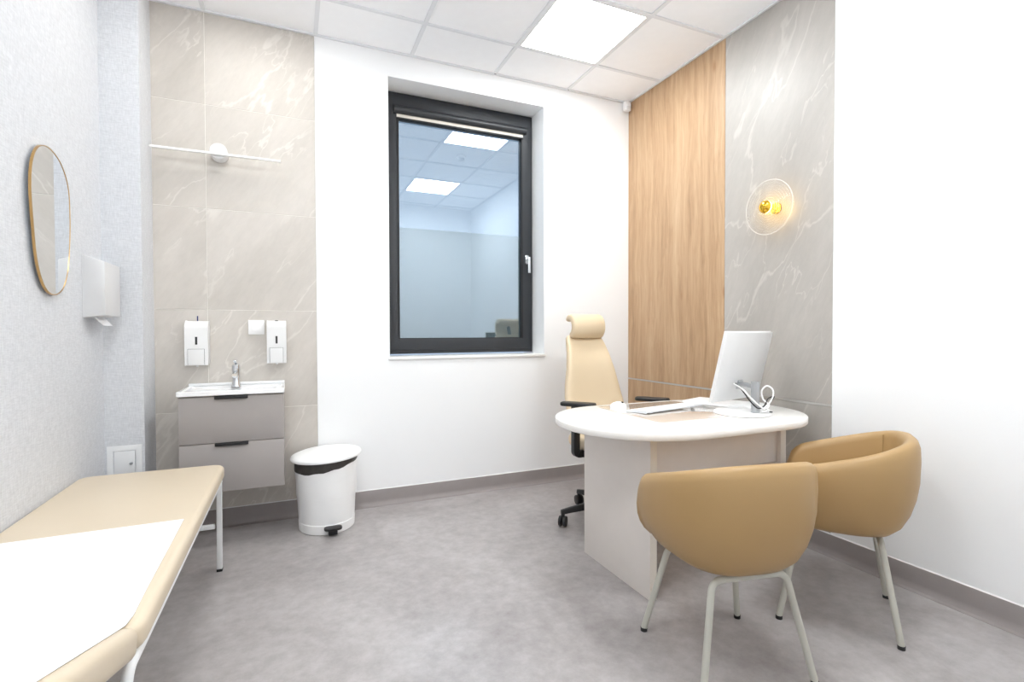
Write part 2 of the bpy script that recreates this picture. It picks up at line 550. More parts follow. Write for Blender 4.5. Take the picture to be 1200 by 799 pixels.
def tube(bm, pts, r, n=10, square=False, closed=False):
    pts = [Vector(p) for p in pts]
    N = len(pts)
    rings = []
    ref = None
    for i, p in enumerate(pts):
        if closed:
            d = (pts[(i + 1) % N] - pts[i - 1]).normalized()
        else:
            d = (pts[min(i + 1, N - 1)] - pts[max(i - 1, 0)]).normalized()
        if ref is None:
            ref = Vector((0, 0, 1)) if abs(d.z) < 0.9 else Vector((1, 0, 0))
        s = d.cross(ref).normalized()
        u = s.cross(d).normalized()
        ref = u
        rr = r[i] if isinstance(r, (list, tuple)) else r
        if square:
            rings.append([tuple(p + s * a * rr + u * b * rr) for a, b in ((-1, -1), (1, -1), (1, 1), (-1, 1))])
        else:
            rings.append([tuple(p + s * math.cos(2 * math.pi * k / n) * rr + u * math.sin(2 * math.pi * k / n) * rr) for k in range(n)])
    if closed:
        rings.append(rings[0])
        return loft(bm, rings, cap=False)
    return loft(bm, rings)


def prism(bm, poly, z0, z1):
    return loft(bm, [[(x, y, z0) for x, y in poly], [(x, y, z1) for x, y in poly]])


def struct(name, bm, m, parent=None, **k):
    o = obj(name, bm, m, parent, **k)
    if parent is None:
        o['kind'] = 'structure'
    return o


# ================================================================== the room shell
fl = struct('floor', bx(XL - 0.2, 0.2, YR - 0.2, 0.3, -0.1, 0.0), M['floor'])

# back wall with the window opening; the tiled strip on the left is recessed for its tiles
WX0, WX1, WZ0, WZ1, WD = -1.925, -0.772, 0.972, 2.835, 0.19
TX0, TX1 = -3.231, -2.377
bm = B()
box(bm, XL - 0.2, TX1, 0.011, 0.36, 0, H + 0.2)
box(bm, TX1, WX0, 0, 0.36, 0, H + 0.2)
box(bm, WX1, 0.2, 0, 0.36, 0, H + 0.2)
box(bm, WX0, WX1, 0, 0.36, 0, WZ0)
box(bm, WX0, WX1, 0, 0.36, WZ1, H + 0.2)
wall_back = struct('wall_back', bm, M['wall'])
TV = -2.970
zs = [0.0, 0.687, 1.279, 1.866, 2.465, H]
for (x0, x1) in ((TX0, TV), (TV, TX1)):
    for z0, z1 in zip(zs[:-1], zs[1:]):
        obj('tile', bx(x0 + 0.0014, x1 - 0.0014, 0.0, 0.0105, z0 + 0.0014, z1 - 0.0014), M['tile'], wall_back, bevel=0.0006, segs=1)
obj('grout', bx(TX0, TX1 - 0.001, 0.0016, 0.0109, 0.0, H), M['grout'], wall_back)

# right wall: wood panel, stone slab, white paint
WY, SY = -1.000, -1.702
bm = B()
box(bm, 0.014, 0.2, SY, 0.0, 0, H + 0.2)
box(bm, 0.0, 0.2, YR - 0.2, SY, 0, H + 0.2)
wall_right = struct('wall_right', bm, M['wall'])
SZ = 0.764
for (y0, y1, name, m) in ((WY, 0.0, 'wood_panel', 'wood'), (SY, WY, 'stone_slab', 'slab')):
    for z0, z1 in ((0.0, SZ - 0.006), (SZ + 0.006, H)):
        obj(name, bx(0.0, 0.0135, y0 + 0.0012, y1 - 0.0012, z0, z1), M[m], wall_right, bevel=0.0008, segs=1)
struct('trim_1', bx(-0.0015, 0.0138, SY + 0.001, -0.0005, SZ - 0.0055, SZ + 0.0055), M['alu'])

wall_left = struct('wall_left', bx(XL - 0.2, XL, YR - 0.2, 0.011, 0, H + 0.2), M['linen'])
struct('wall_corner', bx(XL, TX0, -0.232, 0.011, 0, H + 0.02), M['linen'])
struct('wall_rear', bx(XL - 0.2, 0.2, YR - 0.2, YR, 0, H + 0.2), M['wall'])

# skirting with a coved foot
SK = [(0, 0.104), (0.005, 0.104), (0.006, 0.102), (0.006, 0.034), (0.010, 0.018), (0.019, 0.007), (0.036, 0.0012), (0.036, 0.0), (0, 0)]


def skirting(name, a, b, nrm):
    a, b, nrm = Vector(a), Vector(b), Vector(nrm)
    rings = [[tuple(p + nrm * d + Vector((0, 0, z))) for d, z in SK] for p in (a, b)]
    o = struct(name, loft(B(), rings), M['base'], smooth=0.5)
    cp = [[tuple(p + nrm * d + Vector((0, 0, z))) for d, z in ((0, 0.1043), (0.0045, 0.1043), (0, 0.109))] for p in (a, b)]
    obj('sealant_bead', loft(B(), cp), M['seal'], o)
    return o


skirting('baseboard_back', (TX0, 0, 0), (0, 0, 0), (0, -1, 0))
skirting('baseboard_right', (0, -0.0365, 0), (0, YR + 0.037, 0), (-1, 0, 0))
skirting('baseboard_left', (XL, YR + 0.037, 0), (XL, -0.27, 0), (1, 0, 0))
skirting('baseboard_rear', (XL, YR, 0), (0, YR, 0), (0, 1, 0))
skirting('baseboard_corner', (XL, -0.232, 0), (TX0 + 0.006, -0.232, 0), (0, -1, 0))
skirting('baseboard_corner_side', (TX0, -0.232, 0), (TX0, -0.037, 0), (1, 0, 0))

# ceiling: exposed rails with lay-in tiles, some of them light panels
GX, GY = 0.5702, 0.3934
gxs = [0.0] + [-GX - 0.6 * k for k in range(5)] + [XL]
gys = [0.0] + [-GY - 0.6 * k for k in range(6)] + [YR]
ceil = struct('ceiling', bx(XL - 0.2, 0.2, YR - 0.2, 0.3, H + 0.05, H + 0.2), M['ceil'])
lights = {(1, 1), (1, 4), (4, 1), (4, 4)}
RW = 0.012
for i in range(len(gxs) - 1):
    for j in range(len(gys) - 1):
        if (i, j) in lights:
            continue
        x1, x0, y1, y0 = gxs[i], gxs[i + 1], gys[j], gys[j + 1]
        if i == len(gxs) - 2 and j == 0:
            x0 = TX0
        obj('ceiling_tile', bx(x0 + 0.004, x1 - 0.004, y0 + 0.004, y1 - 0.004, H + 0.0075, H + 0.022), M['ceil'], ceil)
for x in gxs[1:-1]:
    obj('ceiling_rail', bx(x - RW, x + RW, YR + 0.002, -0.002, H, H + 0.007), M['rail'], ceil)
for y in gys[1:-1]:
    for x1, x0 in zip(gxs[:-1], gxs[1:]):
        obj('ceiling_rail', bx(x0 + RW, x1 - RW, y - RW, y + RW, H + 0.0003, H + 0.007), M['rail'], ceil)
struct('trim_2', bx(TX0 + 0.001, -0.001, -0.017, -0.0005, H - 0.002, H + 0.0072), M['rail'])
struct('trim_3', bx(-0.017, -0.0005, YR + 0.018, -0.018, H - 0.002, H + 0.0072), M['rail'])
struct('trim_4', bx(XL + 0.0005, XL + 0.017, YR + 0.018, -0.234, H - 0.002, H + 0.0072), M['rail'])
for x in gxs[1:3]:
    obj('rail_end_mark', bx(x - 0.007, x + 0.007, -0.020, -0.0175, H - 0.0025, H - 0.0003), M['slot'], ceil)  # small dark block at the rail end by the back wall
PL = {(1, 1): 'square ceiling light panel nearest the window, above the office chair',
      (1, 4): 'square ceiling light panel on the right, above the tub chairs',
      (4, 1): 'square ceiling light panel above the vanity basin and bin, dimmer than the others',
      (4, 4): 'square ceiling light panel above the padded examination couch'}
for (i, j) in sorted(lights):
    x1, x0, y1, y0 = gxs[i] - RW, gxs[i + 1] + RW, gys[j] - RW, gys[j + 1] + RW
    t = thing('ceiling_light_panel', ((x0 + x1) / 2, (y0 + y1) / 2, H), PL[(i, j)], 'ceiling light', group='square ceiling light panels')
    bm = B()
    for a, b, c, d in ((x0, x1, y0, y0 + 0.012), (x0, x1, y1 - 0.012, y1), (x0, x0 + 0.012, y0 + 0.012, y1 - 0.012), (x1 - 0.012, x1, y0 + 0.012, y1 - 0.012)):
        box(bm, a, b, c, d, H - 0.001, H + 0.02)
    obj('light_frame', bm, M['whmetal'], t)
    obj('diffuser', bx(x0 + 0.012, x1 - 0.012, y0 + 0.012, y1 - 0.012, H + 0.001, H + 0.012), M['panel_dim' if (i, j) == (4, 1) else 'panel'], t)
t = thing('smoke_detector', (-0.87, -1.29, H), 'round white smoke detector on the ceiling, mirrored in the window glass', 'smoke detector')
obj('detector_base', lathe(B(), [(0.0, 0.006), (0.05, 0.006), (0.052, 0.0), (0.052, -0.012), (0.046, -0.016), (0.0, -0.016)], (-0.87, -1.29, H), 28), M['whpl'], t, smooth=0.5)
obj('detector_chamber', lathe(B(), [(0.034, -0.0155), (0.034, -0.03), (0.028, -0.04), (0.0, -0.042)], (-0.87, -1.29, H), 24), M['whpl2'], t, smooth=0.5)

# ------------------------------------------------------------------ window
FX0, FX1, FZ0, FZ1 = WX0 + 0.001, WX1 - 0.001, 0.99, WZ1 - 0.001
bm = B()


def ringframe(bm, x0, x1, z0, z1, w, y0, y1, wb=None, wt=None):
    wb = w if wb is None else wb
    wt = w if wt is None else wt
    o = lambda y: [(x0, y, z0), (x1, y, z0), (x1, y, z1), (x0, y, z1)]
    n = lambda y: [(x0 + w, y, z0 + wb), (x1 - w, y, z0 + wb), (x1 - w, y, z1 - wt), (x0 + w, y, z1 - wt)]
    return loft(bm, [o(y0), n(y0), n(y1), o(y1), o(y0)], cap=False)


win = struct('window_1', ringframe(bm, FX0, FX1, FZ0, FZ1, 0.062, WD + 0.014, WD + 0.075, 0.05, 0.06), M['anth'], bevel=0.002)
sash = obj('sash', ringframe(B(), FX0 + 0.018, FX1 - 0.018, FZ0 + 0.028, FZ1 - 0.02, 0.078, WD - 0.006, WD + 0.06, 0.078, 0.162), M['anth'], win, bevel=0.003)
gx0, gx1, gz0, gz1 = FX0 + 0.096, FX1 - 0.096, FZ0 + 0.106, 2.646
obj('gasket', ringframe(B(), gx0 - 0.003, gx1 + 0.003, gz0 - 0.003, gz1 + 0.003, 0.010, WD + 0.002, WD + 0.03), M['gasket'], win)
obj('pane', bx(gx0, gx1, WD + 0.020, WD + 0.0215, gz0, gz1), M['glazing'], win)
obj('frosted_film', bx(gx0, gx1, WD + 0.034, WD + 0.036, gz0, 1.893), M['film'], win, label='frosted privacy film on the lower window glass')
obj('blind_cassette', cyl(B(), (FX0 + 0.066, WD - 0.012, 2.704), 0.027, FX1 - FX0 - 0.132, 20, 'x'), M['anth'], win, smooth=0.6)
obj('blind_cassette_back', bx(FX0 + 0.066, FX1 - 0.066, WD - 0.012, WD - 0.007, 2.680, 2.738), M['anth'], win, bevel=0.001)
obj('blind_fabric', bx(gx0 - 0.008, gx1 + 0.008, WD - 0.0065, WD - 0.005, 2.652, 2.694), M['blind'], win, label='cream lower edge of the rolled up blind')
obj('blind_bottom_bar', bx(gx0 - 0.008, gx1 + 0.008, WD - 0.016, WD - 0.0065, 2.640, 2.6525), M['gasket'], win, bevel=0.002)
for x in (gx0 - 0.004, gx1 - 0.006):
    obj('blind_guide', bx(x, x + 0.010, WD - 0.012, WD - 0.0065, gz0 + 0.0, 2.640), M['gasket'], win)
hd = obj('handle_rosette', bx(-0.846, -0.818, WD - 0.018, WD - 0.0062, 1.675, 1.745), M['chrome'], win, bevel=0.004)
bm = B()
cyl(bm, (-0.832, WD - 0.05, 1.715), 0.009, 0.033, 14, 'y')
box(bm, -0.843, -0.821, WD - 0.064, WD - 0.048, 1.600, 1.726)
obj('lever', bm, M['chrome'], hd, bevel=0.004)
obj('hinge_cover', bx(FX0 + 0.020, FX0 + 0.032, WD - 0.018, WD - 0.0062, 1.02, 1.10), M['anth'], win, bevel=0.003)
struct('window_sill_1', bx(WX0 - 0.008, WX1 + 0.008, -0.012, WD + 0.085, WZ0 - 0.012, WZ0 + 0.006), M['sill'], bevel=0.003)
win_o = bpy.data.objects['window_sill_1']

# ------------------------------------------------------------------ wall bar lamp over the basin
LX, LZ = -2.897, 2.182
t = thing('wall_lamp', (LX, 0, LZ), 'slim white bar lamp on the tiled wall high above the basin', 'wall lamp')
obj('mount', lathe(B(), [(0.0, 0.0), (0.043, 0.0), (0.045, -0.002), (0.045, -0.074), (0.043, -0.078), (0.0, -0.078)], (LX, -0.0005, LZ), 36, 'y'), M['whpl2'], t, smooth=0.5)
obj('light_bar', bx(-3.222, -2.573, -0.096, -0.0785, LZ - 0.026, LZ - 0.014), M['led'], t, bevel=0.002)

# ------------------------------------------------------------------ sink unit
VX0, VX1, VY = -3.063, -2.567, -0.335
t = thing('vanity_cabinet', ((VX0 + VX1) / 2, -0.17, 0.298), 'wall-hung taupe two-drawer vanity cabinet under the white basin', 'cabinet')
obj('carcass', bx(VX0 + 0.001, VX1 - 0.001, VY + 0.019, -0.0005, 0.298, 0.812), M['taupe'], t, bevel=0.001)
for z0, z1 in ((0.298, 0.557), (0.5605, 0.806)):
    d = obj('drawer', bx(VX0, VX1, VY, VY + 0.0185, z0, z1), M['taupe'], t, bevel=0.0012)
    bm = B()
    box(bm, -2.90, -2.742, VY - 0.013, VY + 0.016, z1 + 0.0002, z1 + 0.0026)
    box(bm, -2.90, -2.742, VY - 0.015, VY - 0.012, z1 - 0.013, z1 + 0.0026)
    obj('handle', bm, M['blackpl'], d, bevel=0.0006, label='slim black edge handle')

bz0, bz1 = 0.8125, 0.838
cx, cy, a, b = (-3.072 - 2.562) / 2, -0.175, 0.255, 0.1745
t = thing('wash_basin', (cx, cy, bz0), 'shallow white ceramic basin on top of the taupe vanity', 'basin')
rings = [[(x, y, bz0) for x, y in rrect(cx, cy, a - 0.004, b - 0.004, 0.008)],
         [(x, y, bz0 + 0.003) for x, y in rrect(cx, cy, a, b, 0.01)],
         [(x, y, bz1 - 0.003) for x, y in rrect(cx, cy, a, b, 0.01)],
         [(x, y, bz1) for x, y in rrect(cx, cy, a - 0.003, b - 0.003, 0.01)],
         [(x, y, bz1) for x, y in rrect(cx, cy, a - 0.016, b - 0.014, 0.02)],
         [(x, y, bz1 - 0.006) for x, y in rrect(cx, cy - 0.004, a - 0.020, b - 0.018, 0.02)],
         [(x, y, bz1 - 0.007) for x, y in rrect(cx, cy - 0.024, a - 0.050, b - 0.046, 0.05)],
         [(x, y, bz1 - 0.014) for x, y in rrect(cx, cy - 0.024, a - 0.060, b - 0.054, 0.055)],
         [(x, y, bz1 - 0.0165) for x, y in rrect(cx, cy - 0.024, a - 0.10, b - 0.085, 0.05)],
         [(x, y, bz1 - 0.018) for x, y in rrect(cx, cy - 0.024, 0.03, 0.03, 0.02)]]
obj('bowl', loft(B(), rings), M['ceramic'], t, smooth=0.7)
obj('upstand', bx(-3.068, -2.566, -0.022, -0.0006, bz1 - 0.002, 0.853), M['ceramic'], t, bevel=0.004)
obj('drain', lathe(B(), [(0, 0.004), (0.018, 0.004), (0.021, 0.001), (0.021, 0.0)], (cx, cy - 0.024, bz1 - 0.0178), 20), M['chrome'], t, smooth=0.5)

fx, fy, fz = -2.822, -0.075, bz1 - 0.006
t = thing('basin_tap', (fx, fy, fz), 'chrome single-lever tap on the back of the basin', 'tap')
obj('tap_body', lathe(B(), [(0.0, 0.0), (0.026, 0.0), (0.026, 0.006), (0.021, 0.016), (0.019, 0.05), (0.020, 0.088), (0.0, 0.09)], (fx, fy, fz), 24), M['chrome'], t, smooth=0.5)
sp = smooth_path([(fx, fy - 0.008, fz + 0.06), (fx, fy - 0.05, fz + 0.074), (fx, fy - 0.095, fz + 0.070)], 6)
obj('spout', tube(B(), sp, [0.013] * len(sp), 12), M['chrome'], t, smooth=0.6)
lv = obj('tap_cartridge', lathe(B(), [(0.0, 0.0905), (0.021, 0.0905), (0.022, 0.10), (0.021, 0.125), (0.012, 0.133), (0, 0.134)], (fx, fy, fz), 24), M['chrome'], t, smooth=0.5)
bm = B()
box(bm, -0.007, 0.007, -0.075, 0.01, -0.003, 0.004, Matrix.Translation((fx, fy, fz + 0.134)) @ Matrix.Rotation(math.radians(-14), 4, 'X'))
obj('tap_lever', bm, M['chrome'], t, bevel=0.002)


def dispenser(cx, w, z0, z1, label, key):
    d = 0.092
    t = thing('soap_dispenser', (cx, 0, z0), label, 'dispenser', group='white soap dispensers above the basin')
    h = w / 2
    z1b = z1 - 0.028
    sec = [(-0.0008, z0 + 0.006), (-0.0008, z1), (-0.05, z1 - 0.001), (-0.062, z1 - 0.005), (-d + 0.002, z1b - 0.004), (-d, z1b - 0.014), (-d, z0 + 0.004), (-d + 0.004, z0)]
    rings = [[(x, y, z) for y, z in sec] for x in (cx - h, cx + h)]
    obj('dispenser_body', loft(B(), rings), M['whpl2'], t, bevel=0.003)
    obj('level_window', bx(cx - 0.0055, cx + 0.0055, -d - 0.0008, -d + 0.001, z0 + 0.118, z0 + 0.162), M['slot'], t, bevel=0.0004, segs=1)
    obj('panel_gap', bx(cx - h + 0.0145, cx + h - 0.0165, -d - 0.0006, -d + 0.001, z0 + 0.004, z0 + 0.0935), M['slot'], t)
    obj('push_panel', bx(cx - h + 0.016, cx + h - 0.018, -d - 0.006, -d + 0.001, z0 + 0.004, z0 + 0.092), M['whpl2'], t, bevel=0.0012)
    obj('nozzle', cyl(B(), (cx, -0.065, z0 - 0.008), 0.006, 0.012, 10), M['whpl2'], t)
    if key:
        bm = B()
        box(bm, cx - 0.002, cx + 0.004, -0.045, -0.038, z1 - 0.002, z1 + 0.028)
        obj('key', bm, M['blue'], t, bevel=0.001, label='small dark blue key standing in the lock')
    else:
        obj('key_slot', bx(cx - 0.008, cx + 0.008, -0.06, -0.052, z1 - 0.005, z1 + 0.0003), M['slot'], t)


dispenser(-3.016, 0.113, 0.960, 1.213, 'white soap dispenser with a blue key on top, left above the basin', True)
dispenser(-2.606, 0.105, 0.962, 1.218, 'white soap dispenser beside the light switch, no key on top', False)
t = thing('light_switch', (-2.717, 0, 1.177), 'square white light switch on the tiles beside the right soap dispenser', 'switch')
obj('switch_plate', bx(-2.761, -2.675, -0.0095, -0.0006, 1.134, 1.220), M['whpl'], t, bevel=0.002)
obj('rocker', bx(-2.744, -2.692, -0.0135, -0.009, 1.150, 1.204), M['whpl'], t, bevel=0.0015)

# ------------------------------------------------------------------ left wall things
ol = [(-.855, 1.870), (-.74, 1.845), (-.662, 1.770), (-.645, 1.65), (-.655, 1.52), (-.685, 1.40), (-.750, 1.322), (-.850, 1.296), (-.935, 1.326), (-.995, 1.415), (-1.022, 1.55), (-1.036, 1.68), (-1.015, 1.78), (-.955, 1.846)]
ol = [(p.x, p.y) for p in smooth_path([(a, b, 0) for a, b in ol], 6, closed=True)]
t = thing('wall_mirror', (XL, -0.845, 1.296), 'pebble-shaped wall mirror with a thin gold frame on the pale wallpaper', 'mirror')
cyy, czz = -0.845, 1.58
TILT = 0.034                                     # hangs slightly off the wall at its near side


def oring(x, k):
    return [(XL + 0.006 + x - TILT * ((a - cyy) * k - 0.2) - 0.001, cyy + (a - cyy) * k, czz + (b - czz) * k) for a, b in ol]


obj('mirror_glass', loft(B(), [oring(-0.002, 0.988), oring(0.004, 0.988)]), M['mirror'], t)
rg = [oring(-0.003, 0.988), oring(-0.003, 1.0), oring(0.0055, 1.0), oring(0.0055, 0.988), oring(-0.003, 0.988)]
obj('mirror_frame', loft(B(), rg, cap=False), M['gold'], t, smooth=0.6)

t = thing('paper_towel_dispenser', (XL, -0.385, 1.215), 'light grey paper towel dispenser on the left wall beside the mirror', 'dispenser')
pw = [(XL + 0.0008, -0.495, 1.216), (XL + 0.0008, -0.268, 1.216), (XL + 0.0008, -0.268, 1.507), (XL + 0.0008, -0.495, 1.507)]
pf = [(XL + 0.088, -0.507, 1.228), (XL + 0.088, -0.282, 1.226), (XL + 0.088, -0.282, 1.476), (XL + 0.088, -0.507, 1.476)]
obj('cover', loft(B(), [pw, pf]), M['towelbox'], t, bevel=0.002)
bm = B()
pp = [(XL + 0.030, 1.222), (XL + 0.046, 1.200), (XL + 0.066, 1.180), (XL + 0.0675, 1.181), (XL + 0.049, 1.203), (XL + 0.036, 1.222)]
loft(bm, [[(x, y, z) for x, z in pp] for y in (-0.455, -0.330)])
obj('paper_towel', bm, M['paper'], t, label='white paper towel end hanging from the slot')

t = thing('access_panel', (-3.317, -0.232, 0.37), 'small white access hatch low on the corner pillar behind the couch', 'hatch')
obj('hatch_frame', ringframe(B(), -3.391, -3.243, 0.375, 0.566, 0.027, -0.2365, -0.2325), M['whmetal'], t, bevel=0.0008)
dr = obj('hatch_door', bx(-3.3615, -3.2730, -0.2360, -0.233, 0.4045, 0.5365), M['whmetal'], t, bevel=0.001)
obj('latch', lathe(B(), [(0, -0.012), (0.006, -0.012), (0.007, -0.010), (0.007, 0.0)], (-3.289, -0.2355, 0.472), 14, 'y'), M['steel'], dr, smooth=0.5)

# ------------------------------------------------------------------ examination couch
CX0, CX1, CYF, CYH = -3.396, -2.826, -0.580, -2.085
t = thing('examination_couch', ((CX0 + CX1) / 2, -1.5, 0), 'beige padded examination couch on a white frame along the left wall', 'couch')
ccx, ca = (CX0 + CX1) / 2, (CX1 - CX0) / 2
obj('mattress', pad(B(), ccx, (CYF + CYH) / 2, ca, (CYF - CYH) / 2, 0.055, 0.442, 0.505, 0.020), M['couch'], t, smooth=0.8)
hb = pad(B(), 0, -0.262, ca, 0.258, 0.03, -0.036, 0.030, 0.020)
HM = Matrix.Translation((ccx, CYH - 0.002, 0.482)) @ Matrix.Rotation(math.radians(-19), 4, 'X')
bmesh.ops.transform(hb, matrix=HM, verts=hb.verts)
obj('headrest', hb, M['couch'], t, smooth=0.8, label='beige headrest section tilted upwards')
rx0, rx1 = CX0 + 0.020, CX1 - 0.020
for x in (rx0, rx1):
    p = fillet([(x, CYF - 0.044, 0.429), (x, CYH - 0.03, 0.429), (x, CYH - 0.045, 0.0)], 0.05, 8)
    obj('frame_rail', tube(B(), p, 0.0115, 10), M['whmetal'], t, smooth=0.8)
    l = obj('leg', tube(B(), [(x - (0.002 if x == rx1 else -0.002), -0.635, 0.44), (x - (0.004 if x == rx1 else -0.004), -0.635, 0.012)], 0.0115, square=True), M['whmetal'], t, bevel=0.002)
    xx = x - (0.004 if x == rx1 else -0.004)
    obj('foot_cap', bx(xx - 0.0125, xx + 0.0125, -0.6475, -0.6225, 0.0, 0.013), M['rubber'], l, bevel=0.002)
    obj('foot_cap', cyl(B(), (x, CYH - 0.045, 0.0), 0.014, 0.014, 12), M['rubber'], t)
obj('crossbar', bx(rx0 + 0.02, rx1 - 0.022, -0.644, -0.626, 0.207, 0.229), M['whmetal'], t, bevel=0.002)
obj('crossbar', bx(rx0 + 0.012, rx1 - 0.012, CYH - 0.046, CYH - 0.026, 0.207, 0.229), M['whmetal'], t, bevel=0.002)
obj('crossbar', bx(rx0 + 0.012, rx1 - 0.012, -0.645, -0.625, 0.419, 0.4395), M['whmetal'], t, bevel=0.002)
obj('headrest_bracket', tube(B(), [(rx1 - 0.06, CYH - 0.02, 0.424), (rx1 - 0.06, CYH - 0.20, 0.505)], 0.012, 8), M['steel'], t, smooth=0.8)
obj('headrest_bracket', tube(B(), [(rx0 + 0.06, CYH - 0.02, 0.424), (rx0 + 0.06, CYH - 0.20, 0.505)], 0.012, 8), M['steel'], t, smooth=0.8)

# paper sheet lying over mattress and headrest
prof = [(-1.376, 0.5062), (-1.6, 0.5062), (-1.9, 0.5062), (-2.02, 0.5066), (-2.075, 0.512), (-2.11, 0.5262)]
hn = HM @ Vector((0, -0.06, 0.0312))
for k in range(0, 9):
    v = HM @ Vector((0, -0.05 - 0.055 * k, 0.0314))
    prof.append((v.y, v.z))
prof = [p for i, p in enumerate(prof) if i != 5]
bm = B()
rows = []
for i, (y, z) in enumerate(prof):
    sk = 0.006 * (i / len(prof))
    rows.append([(CX0 + 0.012, y - 0.012, z), (-3.1, y - 0.006, z), (-2.866 - sk * 0 + (0.01 if i > 3 else 0.004 * i), y, z),
                 (-2.866 - sk * 0 + (0.01 if i > 3 else 0.004 * i), y, z + 0.0012), (-3.1, y - 0.006, z + 0.0014), (CX0 + 0.012, y - 0.012, z + 0.0012)])
loft(bm, rows)
tag(obj('paper_sheet', bm, M['paper'], None, smooth=0.5), 'white paper cover sheet spread over the near half of the couch', 'paper sheet')

# ------------------------------------------------------------------ pedal bin
bxc, byc = -2.340, -0.225
t = thing('pedal_bin', (bxc, byc, 0), 'white pedal bin with a dark liner showing under its lid', 'bin')


def oval(rx, ry, zf, n=40):
    return [(bxc + rx * math.cos(2 * math.pi * k / n), byc + ry * math.sin(2 * math.pi * k / n), zf(rx * math.cos(2 * math.pi * k / n), ry * math.sin(2 * math.pi * k / n))) for k in range(n)]


rim = lambda x, y: 0.376 + 0.17 * x + 0.05 * y
lidz = lambda x, y: 0.414 + 0.05 * x + 0.01 * y
rings = [oval(0.152, 0.166, lambda x, y: 0.0), oval(0.156, 0.170, lambda x, y: 0.004), oval(0.158, 0.172, lambda x, y: 0.052), oval(0.156, 0.168, lambda x, y: 0.055)]
rings += [oval(0.156 + 0.018 * k, 0.168 + 0.016 * k, lambda x, y, k=k: 0.058 * (1 - k) + rim(x, y) * k) for k in (0.35, 0.7, 1.0)]
rings += [oval(0.171, 0.181, rim), oval(0.168, 0.178, lambda x, y: 0.2)]
obj('bin_body', loft(B(), rings), M['whpl'], t, smooth=0.7)
rings = [oval(0.1755, 0.1855, lambda x, y: rim(x, y) - 0.004 + 0.003 * math.sin(x * 70)), oval(0.178, 0.188, lambda x, y: rim(x, y) + 0.006 + 0.003 * math.sin(y * 60)),
         oval(0.177, 0.187, lambda x, y: (rim(x, y) + lidz(x, y)) / 2), oval(0.176, 0.186, lambda x, y: lidz(x, y) + 0.004), oval(0.170, 0.18, lambda x, y: lidz(x, y) + 0.004)]
obj('bin_liner', loft(B(), rings, cap=False), M['liner'], t, smooth=0.8)
rings = [oval(0.186, 0.19, lambda x, y: lidz(x, y) + 0.004), oval(0.197, 0.197, lambda x, y: lidz(x, y)), oval(0.200, 0.199, lambda x, y: lidz(x, y) + 0.008),
         oval(0.196, 0.195, lambda x, y: lidz(x, y) + 0.017), oval(0.17, 0.17, lambda x, y: lidz(x, y) + 0.026), oval(0.10, 0.10, lambda x, y: lidz(x, y) + 0.032), oval(0.03, 0.03, lambda x, y: lidz(x, y) + 0.034)]
obj('bin_lid', loft(B(), rings), M['whpl'], t, smooth=0.9)
pd = pad(B(), bxc + 0.02, byc - 0.202, 0.048, 0.026, 0.02, 0.040, 0.056, 0.006)
box(pd, bxc - 0.004, bxc + 0.044, byc - 0.196, byc - 0.164, 0.006, 0.042)
obj('pedal', pd, M['blackpl'], t, smooth=0.7, label='black foot pedal')

# ------------------------------------------------------------------ desk
DZ = 0.735
dyc, dr_ = -1.432, 0.408
dxa, dxb = -0.988, -0.498
t = thing('office_desk', ((dxa + dxb) / 2, dyc, 0), 'white oval-ended desk on warm grey panel legs', 'desk')


def stadium(r):
    pts = []
    for k in range(25):
        a_ = -math.pi / 2 + math.pi * k / 24
        pts.append((dxb + r * math.cos(a_), dyc + r * math.sin(a_)))
    for k in range(25):
        a_ = math.pi / 2 + math.pi * k / 24
        pts.append((dxa + r * math.cos(a_), dyc + r * math.sin(a_)))
    return pts


rings = [[(x, y, z) for x, y in stadium(r)] for r, z in ((dr_ - 0.002, DZ - 0.030), (dr_, DZ - 0.028), (dr_, DZ - 0.002), (dr_ - 0.002, DZ))]
obj('desk_top', loft(B(), rings), M['desk_top'], t, smooth=0.9)
for x0, x1 in ((-1.138, -1.103), (-0.356, -0.320)):
    p = obj('side_panel', bx(x0, x1, -1.690, -1.166, 0.0, DZ - 0.0305), M['desk_panel'], t, bevel=0.001)
    obj('edge_band', bx(x0 + 0.0004, x1 - 0.0004, -1.6915, -1.6903, 0.0005, DZ - 0.031), M['desk_edge'], p)
obj('modesty_panel', bx(-1.1025, -0.3565, -1.672, -1.654, 0.512, DZ - 0.0305), M['desk_panel'], t, bevel=0.001)

t_mat = pad(B(), -0.735, -1.335, 0.275, 0.268, 0.035, DZ + 0.0002, DZ + 0.0022, 0.0008)
tag(obj('desk_mat', t_mat, M['padmat'], None, smooth=0.5), 'clear glossy desk mat with its beige reflection painted in, on the white desk under keyboard and mouse', 'desk mat')
MZ = DZ + 0.0023

t = thing('keyboard', (-0.722, -1.296, MZ + 0.0003), 'slim white keyboard on the glossy desk mat', 'keyboard', rz=math.radians(11))
bm = B()
sec = [(-0.066, 0.006), (0.066, 0.001), (0.066, 0.006), (0.0, 0.0105), (-0.066, 0.0145)]
loft(bm, [[(x, y, z) for y, z in sec] for x in (-0.225, 0.225)])
obj('keyboard_case', bm, M['silver'], t, local=True, bevel=0.002)
bm = B()
for r_ in range(5):
    for c_ in range(15):
        y = 0.046 - r_ * 0.022
        zt = 0.0105 - y * (0.066 if y > 0 else 0.06)
        x = -0.205 + c_ * 0.0275
        box(bm, x, x + 0.0245, y - 0.0095, y + 0.0095, zt - 0.003, zt + 0.002)
kk = obj('keys', bm, M['whpl'], t, local=True)
for s in (-0.17, 0.17):
    obj('keyboard_foot', bx(s - 0.012, s + 0.012, -0.050, -0.040, 0.0003, 0.007), M['silver'], t, local=True)

